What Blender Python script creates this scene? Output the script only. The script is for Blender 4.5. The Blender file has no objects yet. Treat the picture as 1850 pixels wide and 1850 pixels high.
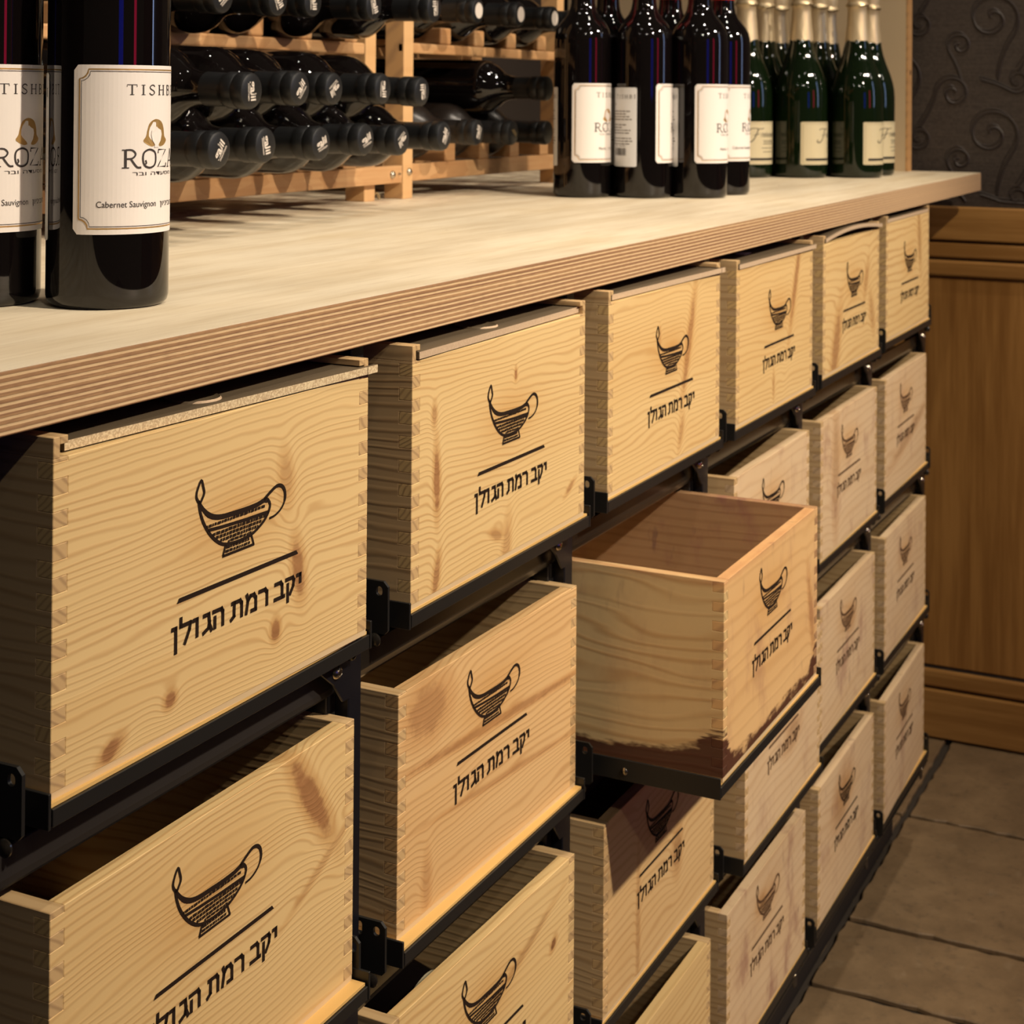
import bpy, bmesh, math, random
from math import sin, cos, pi, radians, sqrt, atan2
from mathutils import Vector, Matrix, Quaternion

S = 0.28                       # one unit (the width of a wine crate) in metres
SC = bpy.context.scene
COL = SC.collection
random.seed(7)

# ------------------------------------------------------------------ camera
F_ = Vector((0.89505794, 0.44587634, 0.00809824))
R_ = Vector((0.4458227, -0.89508879, 0.00762718))
U_ = Vector((-0.01064942, 0.00321639, 0.99993812))
CAM = Vector((-2.1869, -1.9396, 1.212))
cd = bpy.data.cameras.new('camera'); cam = bpy.data.objects.new('camera', cd); COL.objects.link(cam)
cam.matrix_world = Matrix(((R_.x, U_.x, -F_.x, CAM.x * S), (R_.y, U_.y, -F_.y, CAM.y * S), (R_.z, U_.z, -F_.z, CAM.z * S), (0, 0, 0, 1)))
cd.sensor_width = 36; cd.lens = 2.969 * 36 / 1.85
cd.shift_y = -(925 - 148.9) / 1850
cd.clip_start = 0.02; cd.clip_end = 60
cd.dof.use_dof = True; cd.dof.focus_distance = 0.95; cd.dof.aperture_fstop = 24
SC.camera = cam

# ------------------------------------------------------------------ world, lamps, exposure
SC.view_settings.view_transform = 'Standard'
SC.view_settings.look = 'None'
SC.view_settings.gamma = 1
SC.view_settings.use_curve_mapping = False
SC.view_settings.exposure = 0.0
W = bpy.data.worlds.new('room_glow'); SC.world = W; W.use_nodes = True
W.node_tree.nodes['Background'].inputs[0].default_value = (1.0, 0.84, 0.62, 1)
W.node_tree.nodes['Background'].inputs[1].default_value = 0.030

def lamp(name, loc, target, power, size=0.03, color=(1, .8, .55), cone=70, blend=.6):
    l = bpy.data.lights.new(name, 'SPOT'); l.energy = power; l.color = color
    l.shadow_soft_size = size; l.spot_size = radians(cone); l.spot_blend = blend
    o = bpy.data.objects.new(name, l); COL.objects.link(o)
    p = Vector(loc) * S; t = Vector(target) * S
    o.location = p; o.rotation_euler = (t - p).to_track_quat('-Z', 'Y').to_euler()
    return o
WARM = (1, .85, .66)
lamp('key_spot', (0.70, -6.4, 5.7), (2.2, 0, 1.3), 228, .035, WARM, 66, 1.0)
lamp('side_spot', (5.8, -6.4, 5.7), (4.6, 0, 1.3), 158, .035, WARM, 60, 1.0)
lamp('counter_spot', (3.6, -1.6, 6.9), (3.6, .9, .75), 40, .03, (1, .86, .70), 60, .8)
lamp('counter_spot', (0.6, -2.2, 6.9), (0.9, .6, .75), 30, .03, (1, .86, .70), 60, .8)
lamp('counter_spot', (7.2, -1.4, 6.9), (7.4, .9, .75), 34, .03, (1, .86, .70), 60, .8)
lamp('wall_fill', (4.0, -5.2, 5.7), (8.6, -.5, .2), 95, .03, (1, .82, .58), 44, 1.0)  # added fill light that brightens the panelled wall
lamp('room_spot', (-5.0, -6.0, 6.6), (0, 0, 0), 26, .03, (1, .9, .75), 70, .8)

# ------------------------------------------------------------------ node helper
class NT:
    def __init__(s, name):
        s.m = bpy.data.materials.new(name); s.m.use_nodes = True
        s.t = s.m.node_tree; s.b = s.t.nodes['Principled BSDF']
    def n(s, typ, **k):
        nd = s.t.nodes.new(typ)
        for a, v in k.items(): setattr(nd, a, v)
        return nd
    def put(s, sock, v):
        if hasattr(v, 'is_linked'): s.t.links.new(v, sock)
        else:
            try: sock.default_value = v
            except Exception: sock.default_value = (*v, 1) if len(v) == 3 else v
    def m_(s, op, a, b=0.0, c=None, clamp=False):
        nd = s.n('ShaderNodeMath', operation=op, use_clamp=clamp)
        s.put(nd.inputs[0], a)
        if op not in ('SQRT', 'FRACT', 'ABSOLUTE', 'SINE', 'FLOOR', 'EXPONENT'): s.put(nd.inputs[1], b)
        if c is not None: s.put(nd.inputs[2], c)
        return nd.outputs[0]
    def add(s, a, b): return s.m_('ADD', a, b)
    def sub(s, a, b): return s.m_('SUBTRACT', a, b)
    def mul(s, a, b): return s.m_('MULTIPLY', a, b)
    def gt(s, a, b): return s.m_('GREATER_THAN', a, b)
    def ss(s, x, lo, hi, a=0.0, b=1.0):           # smoothstep map range
        nd = s.n('ShaderNodeMapRange', interpolation_type='SMOOTHSTEP')
        s.put(nd.inputs[0], x); nd.inputs[1].default_value = lo; nd.inputs[2].default_value = hi
        nd.inputs[3].default_value = a; nd.inputs[4].default_value = b
        return nd.outputs[0]
    def pos(s):                                    # object position in crate units
        tc = s.n('ShaderNodeTexCoord'); vm = s.n('ShaderNodeVectorMath', operation='SCALE')
        s.t.links.new(tc.outputs['Object'], vm.inputs[0]); vm.inputs[3].default_value = 1 / S
        sp = s.n('ShaderNodeSeparateXYZ'); s.t.links.new(vm.outputs[0], sp.inputs[0])
        return vm.outputs[0], sp.outputs[0], sp.outputs[1], sp.outputs[2]
    def vec(s, x, y, z):
        c = s.n('ShaderNodeCombineXYZ')
        for i, v in enumerate((x, y, z)): s.put(c.inputs[i], v)
        return c.outputs[0]
    def noise(s, v, scale=1.0, detail=2.0, rough=.5):
        nd = s.n('ShaderNodeTexNoise'); s.put(nd.inputs['Vector'], v)
        nd.inputs['Scale'].default_value = scale; nd.inputs['Detail'].default_value = detail
        nd.inputs['Roughness'].default_value = rough
        return nd.outputs[0]
    def mix(s, f, a, b):
        nd = s.n('ShaderNodeMix', data_type='RGBA'); s.put(nd.inputs[0], f)
        for i, v in ((6, a), (7, b)):
            if hasattr(v, 'is_linked'): s.t.links.new(v, nd.inputs[i])
            else: nd.inputs[i].default_value = (*v, 1)
        return nd.outputs[2]
    def bump(s, h, strength=.2, dist=.001):
        nd = s.n('ShaderNodeBump'); s.put(nd.inputs['Height'], h)
        nd.inputs['Strength'].default_value = strength; nd.inputs['Distance'].default_value = dist
        s.t.links.new(nd.outputs[0], s.b.inputs['Normal'])
    def out(s, col, rough=.5, metal=0.0, spec=.5):
        s.put(s.b.inputs['Base Color'], col if hasattr(col, 'is_linked') else (*col, 1))
        s.put(s.b.inputs['Roughness'], rough); s.b.inputs['Metallic'].default_value = metal
        s.b.inputs['Specular IOR Level'].default_value = spec
        return s.m

def plain(name, col, rough=.5, metal=0.0, spec=.5, coat=0.0):
    t = NT(name); m = t.out(col, rough, metal, spec); t.b.inputs['Coat Weight'].default_value = coat
    return m

def pine(name, grain='x', base=(.70, .465, .235), dark=(.40, .19, .065), freq=42, seed=0.0, knots=(), seam=None,
         stain=0.0, spill=0.0, rough=.5, wav=.020, glow=None, contrast=.55, fade=0.0):
    """pine: growth rings in three dimensions, bent around knots; grain runs along x or y of the object."""
    t = NT(name); v, x, y, z = t.pos()
    g, d = (x, y) if grain == 'x' else (y, x)
    big = t.noise(t.vec(t.add(t.mul(g, .9), seed), t.mul(d, 1.5), t.mul(z, 3.0)), 1.0, 2)
    fine = t.noise(t.vec(t.mul(g, 4.0), t.mul(d, 8.0), t.add(t.mul(z, 14.0), seed)), 1.0, 2)
    h = t.add(t.add(z, t.mul(d, .9)), t.add(t.mul(t.sub(big, .5), wav * 6), t.mul(t.sub(fine, .5), .018)))
    h = t.add(h, t.mul(t.noise(t.vec(t.mul(g, .5), d, t.add(t.mul(z, 11.0), seed)), 1.0, 1), .075))
    tone = t.mul(t.sub(t.noise(t.vec(t.mul(g, 1.2), t.mul(d, 2.0), t.add(t.mul(z, 6.0), seed * 3)), 1.0, 3), .5), 1.6)
    if seam is not None:
        for i, (sz, dt) in enumerate(seam):
            sgt = t.gt(z, sz)
            h = t.add(h, t.mul(sgt, .37 + .19 * i)); tone = t.add(tone, t.mul(sgt, dt))
    big_k = any(max(q[2], q[3]) > .05 and q[5] > .4 for q in knots); kc = ((.22, .095, .035), (.40, .19, .08)) if big_k else ((.055, .022, .010), (.30, .125, .045))
    kcol = None; khalo = None; rough_n = t.noise(t.vec(t.mul(g, 22), t.mul(d, 22), t.add(t.mul(z, 34), seed)), 1.0, 3, .7) if knots else None
    for (kx, kz, rx, rz, ang, st) in knots:
        dx, dz = t.sub(g, kx), t.sub(z, kz)
        ca, sa = cos(radians(ang)), sin(radians(ang))
        uu = t.add(t.mul(dx, ca / rx), t.mul(dz, sa / rx)); ww = t.sub(t.mul(dz, ca / rz), t.mul(dx, sa / rz))
        r2 = t.add(t.mul(uu, uu), t.mul(ww, ww))
        wide = t.m_('EXPONENT', t.mul(r2, -.30)); h = t.add(h, t.mul(wide, min(.05, 1.5 * min(rx, rz))))
        rr2 = t.add(r2, t.mul(t.sub(rough_n, .5), 1.6))
        core = t.mul(t.ss(rr2, 1.2, .3), st); halo = t.mul(t.ss(rr2, 3.4, .7), .5 + .5 * st)
        kcol = core if kcol is None else t.m_('MAXIMUM', kcol, core); khalo = halo if khalo is None else t.m_('MAXIMUM', khalo, halo)
    fr = t.m_('FRACT', t.mul(h, freq))
    tri = t.m_('ABSOLUTE', t.sub(fr, .62))                       # late wood line: soft rise, quick fall
    ring = t.ss(tri, .30, .0)
    amp = t.ss(t.noise(t.vec(t.mul(g, .7), t.mul(d, 2), t.add(t.mul(z, 9), seed)), 1, 2), .25, .75, .25, 1.0)
    c = t.mix(t.mul(t.mul(ring, amp), contrast), base, dark)
    c = t.mix(t.m_('MULTIPLY', t.ss(tone, -.5, .7), .34), c, tuple(b * k for b, k in zip(base, (.82, .66, .45))))
    if kcol is not None: c = t.mix(t.mul(khalo, .55), c, tuple(b * k for b, k in zip(base, (.66, .46, .30)))); c = t.mix(t.mul(kcol, .9), c, t.mix(rough_n, *kc))
    if glow:                                                      # scorch round the branded mark
        gx, gz, ga, gb = glow
        dx, dz = t.mul(t.sub(x, gx), 1 / ga), t.mul(t.sub(z, gz), 1 / gb)
        r2 = t.add(t.mul(dx, dx), t.mul(dz, dz))
        c = t.mix(t.mul(t.m_('EXPONENT', t.mul(r2, -1.0)), .5), c, (.52, .25, .06))
    if stain:
        sn = t.noise(t.vec(t.mul(x, 5), t.mul(y, 5), t.add(t.mul(z, 3.0), seed)), 1.0, 4, .65)
        c = t.mix(t.mul(t.ss(sn, .50, .72), stain), c, (.26, .10, .085))
        sn2 = t.noise(t.vec(t.mul(x, 14), t.mul(y, 14), t.add(t.mul(z, 5.0), seed + 9)), 1.0, 3, .6)
        c = t.mix(t.mul(t.ss(sn2, .62, .74), stain), c, (.17, .085, .075))
    geo = t.n('ShaderNodeNewGeometry'); # end grain of the finger joints, greyer
    vt = t.n('ShaderNodeVectorTransform', vector_type='NORMAL', convert_from='WORLD', convert_to='OBJECT')
    t.t.links.new(geo.outputs['Normal'], vt.inputs[0]); sp = t.n('ShaderNodeSeparateXYZ'); t.t.links.new(vt.outputs[0], sp.inputs[0])
    eg = t.gt(t.m_('ABSOLUTE', sp.outputs[0 if grain == 'x' else 1]), .7)
    egc = t.mix(t.mul(ring, .55), tuple(b * k for b, k in zip(base, (.90, .85, .76))), (.20, .12, .075))
    c = t.mix(t.mul(eg, .62), c, egc)
    if spill:
        sn = t.noise(t.vec(t.mul(x, 9), t.mul(y, 9), t.mul(z, 30)), 1.0, 3, .6)
        cd_ = t.mul(t.sub(.5, t.m_('ABSOLUTE', x)), 1 / .075) if grain == 'x' else t.mul(y, 1 / .10)
        sk = t.noise(t.vec(t.mul(x, 5), t.mul(y, 5), t.mul(z, 90)), 1.0, 2, .6)
        corner = t.mul(t.m_('EXPONENT', t.mul(t.mul(cd_, cd_), -1.0)), t.add(.025, t.mul(sk, .11)))
        e = t.sub(t.add(t.mul(t.sub(sn, .5), .10), t.sub(z, spill)), corner)
        c = t.mix(t.ss(e, .012, -.012, 0, .93), c, (.048, .007, .006))
        c = t.mix(t.ss(t.add(t.mul(sn, .05), z), .575, .64, 0, .55), c, (.42, .14, .07))
    if fade: c = t.mix(fade, c, (.56, .40, .27))
    t.bump(t.add(ring, t.mul(fine, .6)), .25, .0004)
    return t.out(c, rough, 0, .35)

# ------------------------------------------------------------------ mesh helpers
def mk(name, bm, mat, parent=None, loc=(0, 0, 0), smooth=False, bevel=0.0, seg=1, sc=S):
    for v in bm.verts: v.co *= sc
    bm.normal_update()
    me = bpy.data.meshes.new(name); bm.to_mesh(me); bm.free()
    if smooth:
        for p in me.polygons: p.use_smooth = True
    me.materials.append(mat)
    o = bpy.data.objects.new(name, me); COL.objects.link(o); o.location = Vector(loc) * sc
    if parent is not None: o.parent = parent
    if bevel:
        b = o.modifiers.new('edge', 'BEVEL'); b.width = bevel * sc; b.segments = seg; b.limit_method = 'ANGLE'; b.angle_limit = radians(40)
        b.use_clamp_overlap = True
    if smooth: o.data.set_sharp_from_angle(angle=radians(42))
    return o
def box(bm, x0, x1, y0, y1, z0, z1):
    vs = [bm.verts.new((x, y, z)) for x in (x0, x1) for y in (y0, y1) for z in (z0, z1)]
    for f in ((0, 1, 3, 2), (4, 6, 7, 5), (0, 4, 5, 1), (2, 3, 7, 6), (0, 2, 6, 4), (1, 5, 7, 3)):
        bm.faces.new([vs[i] for i in f])
    return bm
def prism(bm, poly, ax, a0, a1):
    """extrude a 2D polygon along axis ax; poly is (x,y), (x,z) or (y,z)"""
    def P(p, a):
        return {'x': (a, p[0], p[1]), 'y': (p[0], a, p[1]), 'z': (p[0], p[1], a)}[ax]
    lo = [bm.verts.new(P(p, a0)) for p in poly]; hi = [bm.verts.new(P(p, a1)) for p in poly]
    bm.faces.new(lo); bm.faces.new(hi[::-1]); n = len(poly)
    for i in range(n): bm.faces.new((lo[i], hi[i], hi[(i + 1) % n], lo[(i + 1) % n]))
    bmesh.ops.recalc_face_normals(bm, faces=bm.faces)
    return bm
def lathe(bm, prof, seg=48, axis='z', cap=True):
    rings = []
    for r, z in prof:
        rings.append([bm.verts.new((r * cos(2 * pi * i / seg), r * sin(2 * pi * i / seg), z)) for i in range(seg)] if r > 1e-6
                     else [bm.verts.new((0, 0, z))])
    for a, b in zip(rings, rings[1:]):
        for i in range(seg):
            j = (i + 1) % seg
            if len(a) == 1: bm.faces.new((a[0], b[j], b[i]))
            elif len(b) == 1: bm.faces.new((a[i], a[j], b[0]))
            else: bm.faces.new((a[i], a[j], b[j], b[i]))
    bmesh.ops.recalc_face_normals(bm, faces=bm.faces)
    return bm
def tube(bm, pts, r, seg=8):
    pts = [Vector(p) for p in pts]; rings = []
    for i, p in enumerate(pts):
        t = (pts[min(i + 1, len(pts) - 1)] - pts[max(i - 1, 0)]).normalized()
        a = t.orthogonal().normalized() if i == 0 else (a - a.dot(t) * t).normalized()
        b = t.cross(a)
        rings.append([bm.verts.new(p + r * (cos(2 * pi * k / seg) * a + sin(2 * pi * k / seg) * b)) for k in range(seg)])
    for q, w in zip(rings, rings[1:]):
        for k in range(seg): bm.faces.new((q[k], q[(k + 1) % seg], w[(k + 1) % seg], w[k]))
    bm.faces.new(rings[0][::-1]); bm.faces.new(rings[-1])
    return bm
def B(): return bmesh.new()
def empty(name, loc, rz=0, rx=0):
    o = bpy.data.objects.new(name, None); COL.objects.link(o); o.location = Vector(loc) * S
    o.rotation_euler = (rx, 0, rz); o.empty_display_size = .02
    return o
def tag(o, label, cat, group=None, kind=None):
    if kind: o['kind'] = kind
    if label: o['label'] = label
    if cat: o['category'] = cat
    if group: o['group'] = group
    return o
def struct(o): o['kind'] = 'structure'; return o
def copy_tree(o, parent=None):
    c = o.copy(); COL.objects.link(c)
    if parent is not None: c.parent = parent
    for ch in list(o.children): copy_tree(ch, c)
    return c

# flat print: 2D polygons -> faces, mapped by fn(x, y) -> 3D
def flat(bm, polys, fn):
    for p in polys:
        f = bm.faces.new([bm.verts.new(fn(*q)) for q in p])
    return bm
def stroke(pts, w, closed=False):
    """ribbon quads along a polyline; w is a number or a list"""
    n = len(pts); out = []; L = []; Rr = []
    ws = w if isinstance(w, (list, tuple)) else [w] * n
    for i in range(n):
        a = Vector(pts[(i - 1) % n] if closed or i > 0 else pts[i]); b = Vector(pts[(i + 1) % n] if closed or i < n - 1 else pts[i])
        t = (b - a).normalized(); nr = Vector((-t.y, t.x)) * ws[i] / 2; p = Vector(pts[i])
        L.append(p + nr); Rr.append(p - nr)
    for i in range(n if closed else n - 1):
        j = (i + 1) % n; out.append([tuple(L[i]), tuple(Rr[i]), tuple(Rr[j]), tuple(L[j])])
    return out
def spline(pts, k=4, closed=False):
    n = len(pts); out = []
    rng = range(n if closed else n - 1)
    for i in rng:
        g = lambda j: Vector(pts[j % n]) if closed else Vector(pts[max(0, min(n - 1, j))])
        p0, p1, p2, p3 = g(i - 1), g(i), g(i + 1), g(i + 2)
        for s in range(k):
            t = s / k
            out.append(tuple(.5 * ((2 * p1) + (p2 - p0) * t + (2 * p0 - 5 * p1 + 4 * p2 - p3) * t * t + (3 * p1 - p0 - 3 * p2 + p3) * t ** 3)))
    if not closed: out.append(tuple(pts[-1]))
    return out
_tc = {}
def text_polys(s, bold=0.0):
    key = (s, bold)
    if key not in _tc:
        c = bpy.data.curves.new('letters', 'FONT'); c.body = s; c.offset = bold; c.resolution_u = 3
        o = bpy.data.objects.new('letters', c); COL.objects.link(o)
        bpy.context.view_layer.update()
        m = o.evaluated_get(bpy.context.evaluated_depsgraph_get()).to_mesh()
        _tc[key] = [[(m.vertices[i].co.x, m.vertices[i].co.y) for i in p.vertices] for p in m.polygons]
        bpy.data.objects.remove(o); bpy.data.curves.remove(c)
    return _tc[key]
def fit_text(s, x0, x1, z0, cap, bold=0.0, z1=None):
    """letters of string s between x0 and x1; capital height cap, baseline z0"""
    P = text_polys(s, bold); a = min(q[0] for p in P for q in p); b = max(q[0] for p in P for q in p)
    kx = (x1 - x0) / (b - a); ky = cap / .711
    return [[(x0 + (q[0] - a) * kx, z0 + q[1] * ky) for q in p] for p in P]
# the winery's name in Hebrew, letter by letter, left to right
HEB = [[(-.175, .1965), (-.166, .1965), (-.166, .150)],
       [(-.151, .210), (-.151, .1965), (-.122, .1965), (-.126, .183), (-.139, .161)],
       [(-.112, .1965), (-.102, .1965), (-.102, .164)],
       [(-.080, .1965), (-.066, .1965), (-.064, .180), (-.067, .170), (-.083, .1635)], [(-.064, .176), (-.057, .163)],
       [(-.051, .1965), (-.026, .1965), (-.022, .190), (-.022, .164)], [(-.047, .184), (-.047, .164)],
       [(.009, .1965), (.034, .1965), (.039, .190), (.039, .164)], [(.015, .1965), (.014, .170), (.004, .1645)],
       [(.056, .200), (.060, .190), (.054, .164)], [(.060, .188), (.068, .1965), (.080, .1965), (.086, .188), (.086, .1655), (.071, .1655)],
       [(.099, .1965), (.118, .1965), (.124, .190), (.124, .164)],
       [(.154, .1965), (.172, .1965), (.177, .190), (.177, .1655)], [(.152, .1655), (.185, .1655)],
       [(.192, .1965), (.215, .1965), (.219, .190), (.216, .178), (.205, .164)], [(.197, .185), (.197, .150)],
       [(.232, .1965), (.242, .1965), (.242, .180)]]

# ------------------------------------------------------------------ materials
M = {}
M['black_steel'] = plain('black_steel', (.012, .011, .010), .42, .0, .5)
M['gloss_steel'] = plain('gloss_steel', (.016, .013, .010), .22, .0, .6)
M['post_steel'] = plain('post_steel', (.006, .006, .009), .35, .0, .5)
M['bolt'] = plain('bolt', (.55, .48, .38), .25, 1.0)
M['carcass'] = plain('carcass', (.010, .007, .006), .7)
M['ink'] = plain('ink', (.035, .026, .024), .6)
M['brand'] = plain('brand', (.018, .009, .005), .75, 0, .2)
M['brand_soft'] = plain('brand_soft', (.10, .05, .025), .75, 0, .2)
M['paper'] = plain('paper', (.80, .745, .70), .55, 0, .35)
M['back_paper'] = plain('back_paper', (.74, .745, .76), .5, 0, .4)
M['gold'] = plain('gold', (.62, .38, .13), .40, .65)
M['cream_paper'] = plain('cream_paper', (.66, .58, .38), .35, 0, .5)
M['black_band'] = plain('black_band', (.012, .012, .015), .3)
M['glass'] = plain('glass', (.0035, .0025, .0025), .035, 0, .62)
M['green_glass'] = plain('green_glass', (.004, .0095, .003), .04, 0, .62)
M['old_glass'] = plain('old_glass', (.016, .012, .010), .30, 0, .5)
M['capsule'] = plain('capsule', (.007, .0075, .0085), .40, 0, .45)
M['red_capsule'] = plain('red_capsule', (.42, .015, .008), .35)
M['cap_print'] = plain('cap_print', (.62, .56, .50), .4)
M['wire'] = plain('wire', (.55, .45, .28), .3, 1.0)
M['brown_seal'] = plain('brown_seal', (.13, .022, .013), .5)

def foil_mat():
    t = NT('gold_foil'); v, x, y, z = t.pos()
    n = t.noise(t.vec(t.mul(x, 30), t.mul(y, 30), t.mul(z, 8)), 1, 3, .6)
    t.bump(n, .6, .0012)
    return t.out((.76, .61, .39), .42, .55)
M['foil'] = foil_mat()

def top_mat():                                   # scuffed birch face of the counter
    t = NT('counter_birch'); v, x, y, z = t.pos()
    g = t.noise(t.vec(t.mul(x, .9), t.mul(y, 9), 0), 1, 4, .6)
    f = t.noise(t.vec(t.mul(x, 5), t.mul(y, 60), 0), 1, 3, .6)
    b = t.noise(t.vec(t.mul(x, 1.4), t.mul(y, 2.6), 3), 1, 3, .55)
    c = t.mix(t.ss(g, .32, .72), (.83, .725, .545), (.68, .56, .385))
    c = t.mix(t.mul(t.ss(f, .45, .8), .35), c, (.50, .38, .24))
    c = t.mix(t.mul(t.ss(b, .55, .8), .35), c, (.58, .43, .22))
    d = t.noise(t.vec(t.mul(x, 7), t.mul(y, 26), 8), 1, 2)
    c = t.mix(t.ss(d, .745, .79, 0, .75), c, (.30, .20, .11))
    w = t.noise(t.vec(t.mul(x, 6), t.mul(y, 11), 2), 1, 3, .7)
    back = t.ss(y, 1.25, 2.0)
    c = t.mix(t.mul(t.mul(t.ss(w, .44, .62), back), .55), c, (.30, .17, .11))
    t.bump(t.add(g, t.mul(f, .5)), .2, .0006)
    return t.out(c, t.ss(b, .3, .7, .42, .62), 0, .35)
M['counter_top'] = top_mat()

def ply_mat():                                   # layered edge
    t = NT('plywood_edge'); v, x, y, z = t.pos()
    a = t.add(x, y)
    wob = t.mul(t.sub(t.noise(t.vec(t.mul(a, 1.1), 0, t.mul(z, 6)), 1, 3), .5), .006)
    h = t.add(z, wob)
    q = t.mul(h, 1 / .0118)
    fr = t.m_('FRACT', q); fl = t.m_('FLOOR', q)
    lt = t.ss(t.m_('ABSOLUTE', t.sub(fr, .5)), .13, .26)           # thin pale face plies between brown ones
    bn = t.noise(t.vec(t.mul(a, .35), t.mul(fl, 7.7), 0), 1, 2)
    brown = t.mix(t.ss(bn, .3, .7), (.25, .13, .07), (.40, .235, .115))
    sm = t.noise(t.vec(t.mul(a, 24), 0, t.mul(z, 160)), 1, 3, .65)
    brown = t.mix(t.mul(t.ss(sm, .4, .75), .55), brown, (.22, .115, .065))
    pale = t.mix(t.mul(t.ss(sm, .42, .75), .5), (.66, .47, .265), (.46, .29, .15))
    c = t.mix(lt, pale, brown)
    hole = t.noise(t.vec(t.mul(a, 5.5), t.mul(fl, 5), 4), 1, 1)
    c = t.mix(t.mul(t.ss(hole, .80, .83), t.ss(t.m_('ABSOLUTE', t.sub(fr, .5)), .3, .1)), c, (.02, .012, .008))
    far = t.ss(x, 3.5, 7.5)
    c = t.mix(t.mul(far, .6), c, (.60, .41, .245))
    t.bump(t.add(lt, sm), .4, .0006)
    return t.out(c, .6, 0, .3)
M['ply_edge'] = ply_mat()

def lid_mat(name, col, chips):
    t = NT(name); v, x, y, z = t.pos()
    n = t.noise(t.vec(t.mul(x, 190), t.mul(y, 190), t.mul(z, 190)), 1, 3, .7)
    g = t.noise(t.vec(t.mul(x, 2), t.mul(y, 30), z), 1, 3)
    geo = t.n('ShaderNodeNewGeometry'); sp = t.n('ShaderNodeSeparateXYZ'); t.t.links.new(geo.outputs['Normal'], sp.inputs[0])
    front = t.gt(t.m_('ABSOLUTE', sp.outputs[1]), .6)
    c = t.mix(front, t.mix(g, (.15, .11, .065), (.085, .062, .038)), t.mix(t.mul(t.ss(n, .42, .62), chips), col, (.80, .66, .42)))
    t.bump(n, .3, .0006)
    return t.out(c, .65, 0, .3)
M['lid'] = lid_mat('lid_chipboard', (.50, .37, .22), .8)
M['lid_pale'] = lid_mat('lid_thin_ply', (.50, .36, .24), .2)
M['tray_board'] = pine('tray_board', 'x', (.72, .47, .17), (.48, .26, .07), 10, 3.3, contrast=.3)

M['bottom'] = pine('crate_bottom_pine', 'x', (.66, .50, .30), (.45, .27, .13), 20, 5.5, contrast=.25)
SIDE = [pine('crate_side_pine', 'y', (.60, .42, .22), (.33, .18, .07), 38, 1.7 + 4.1 * i, wav=.03, contrast=.6) for i in range(4)]
SIDE_OPEN = pine('crate_side_pine_spilled', 'y', (.66, .48, .24), (.42, .21, .07), 26, 22.2, wav=.06, contrast=.6, spill=.062, stain=.2)
SIDE_IN = pine('crate_inner_stained', 'y', (.42, .25, .13), (.24, .11, .05), 30, 31.0, stain=.75)

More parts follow.
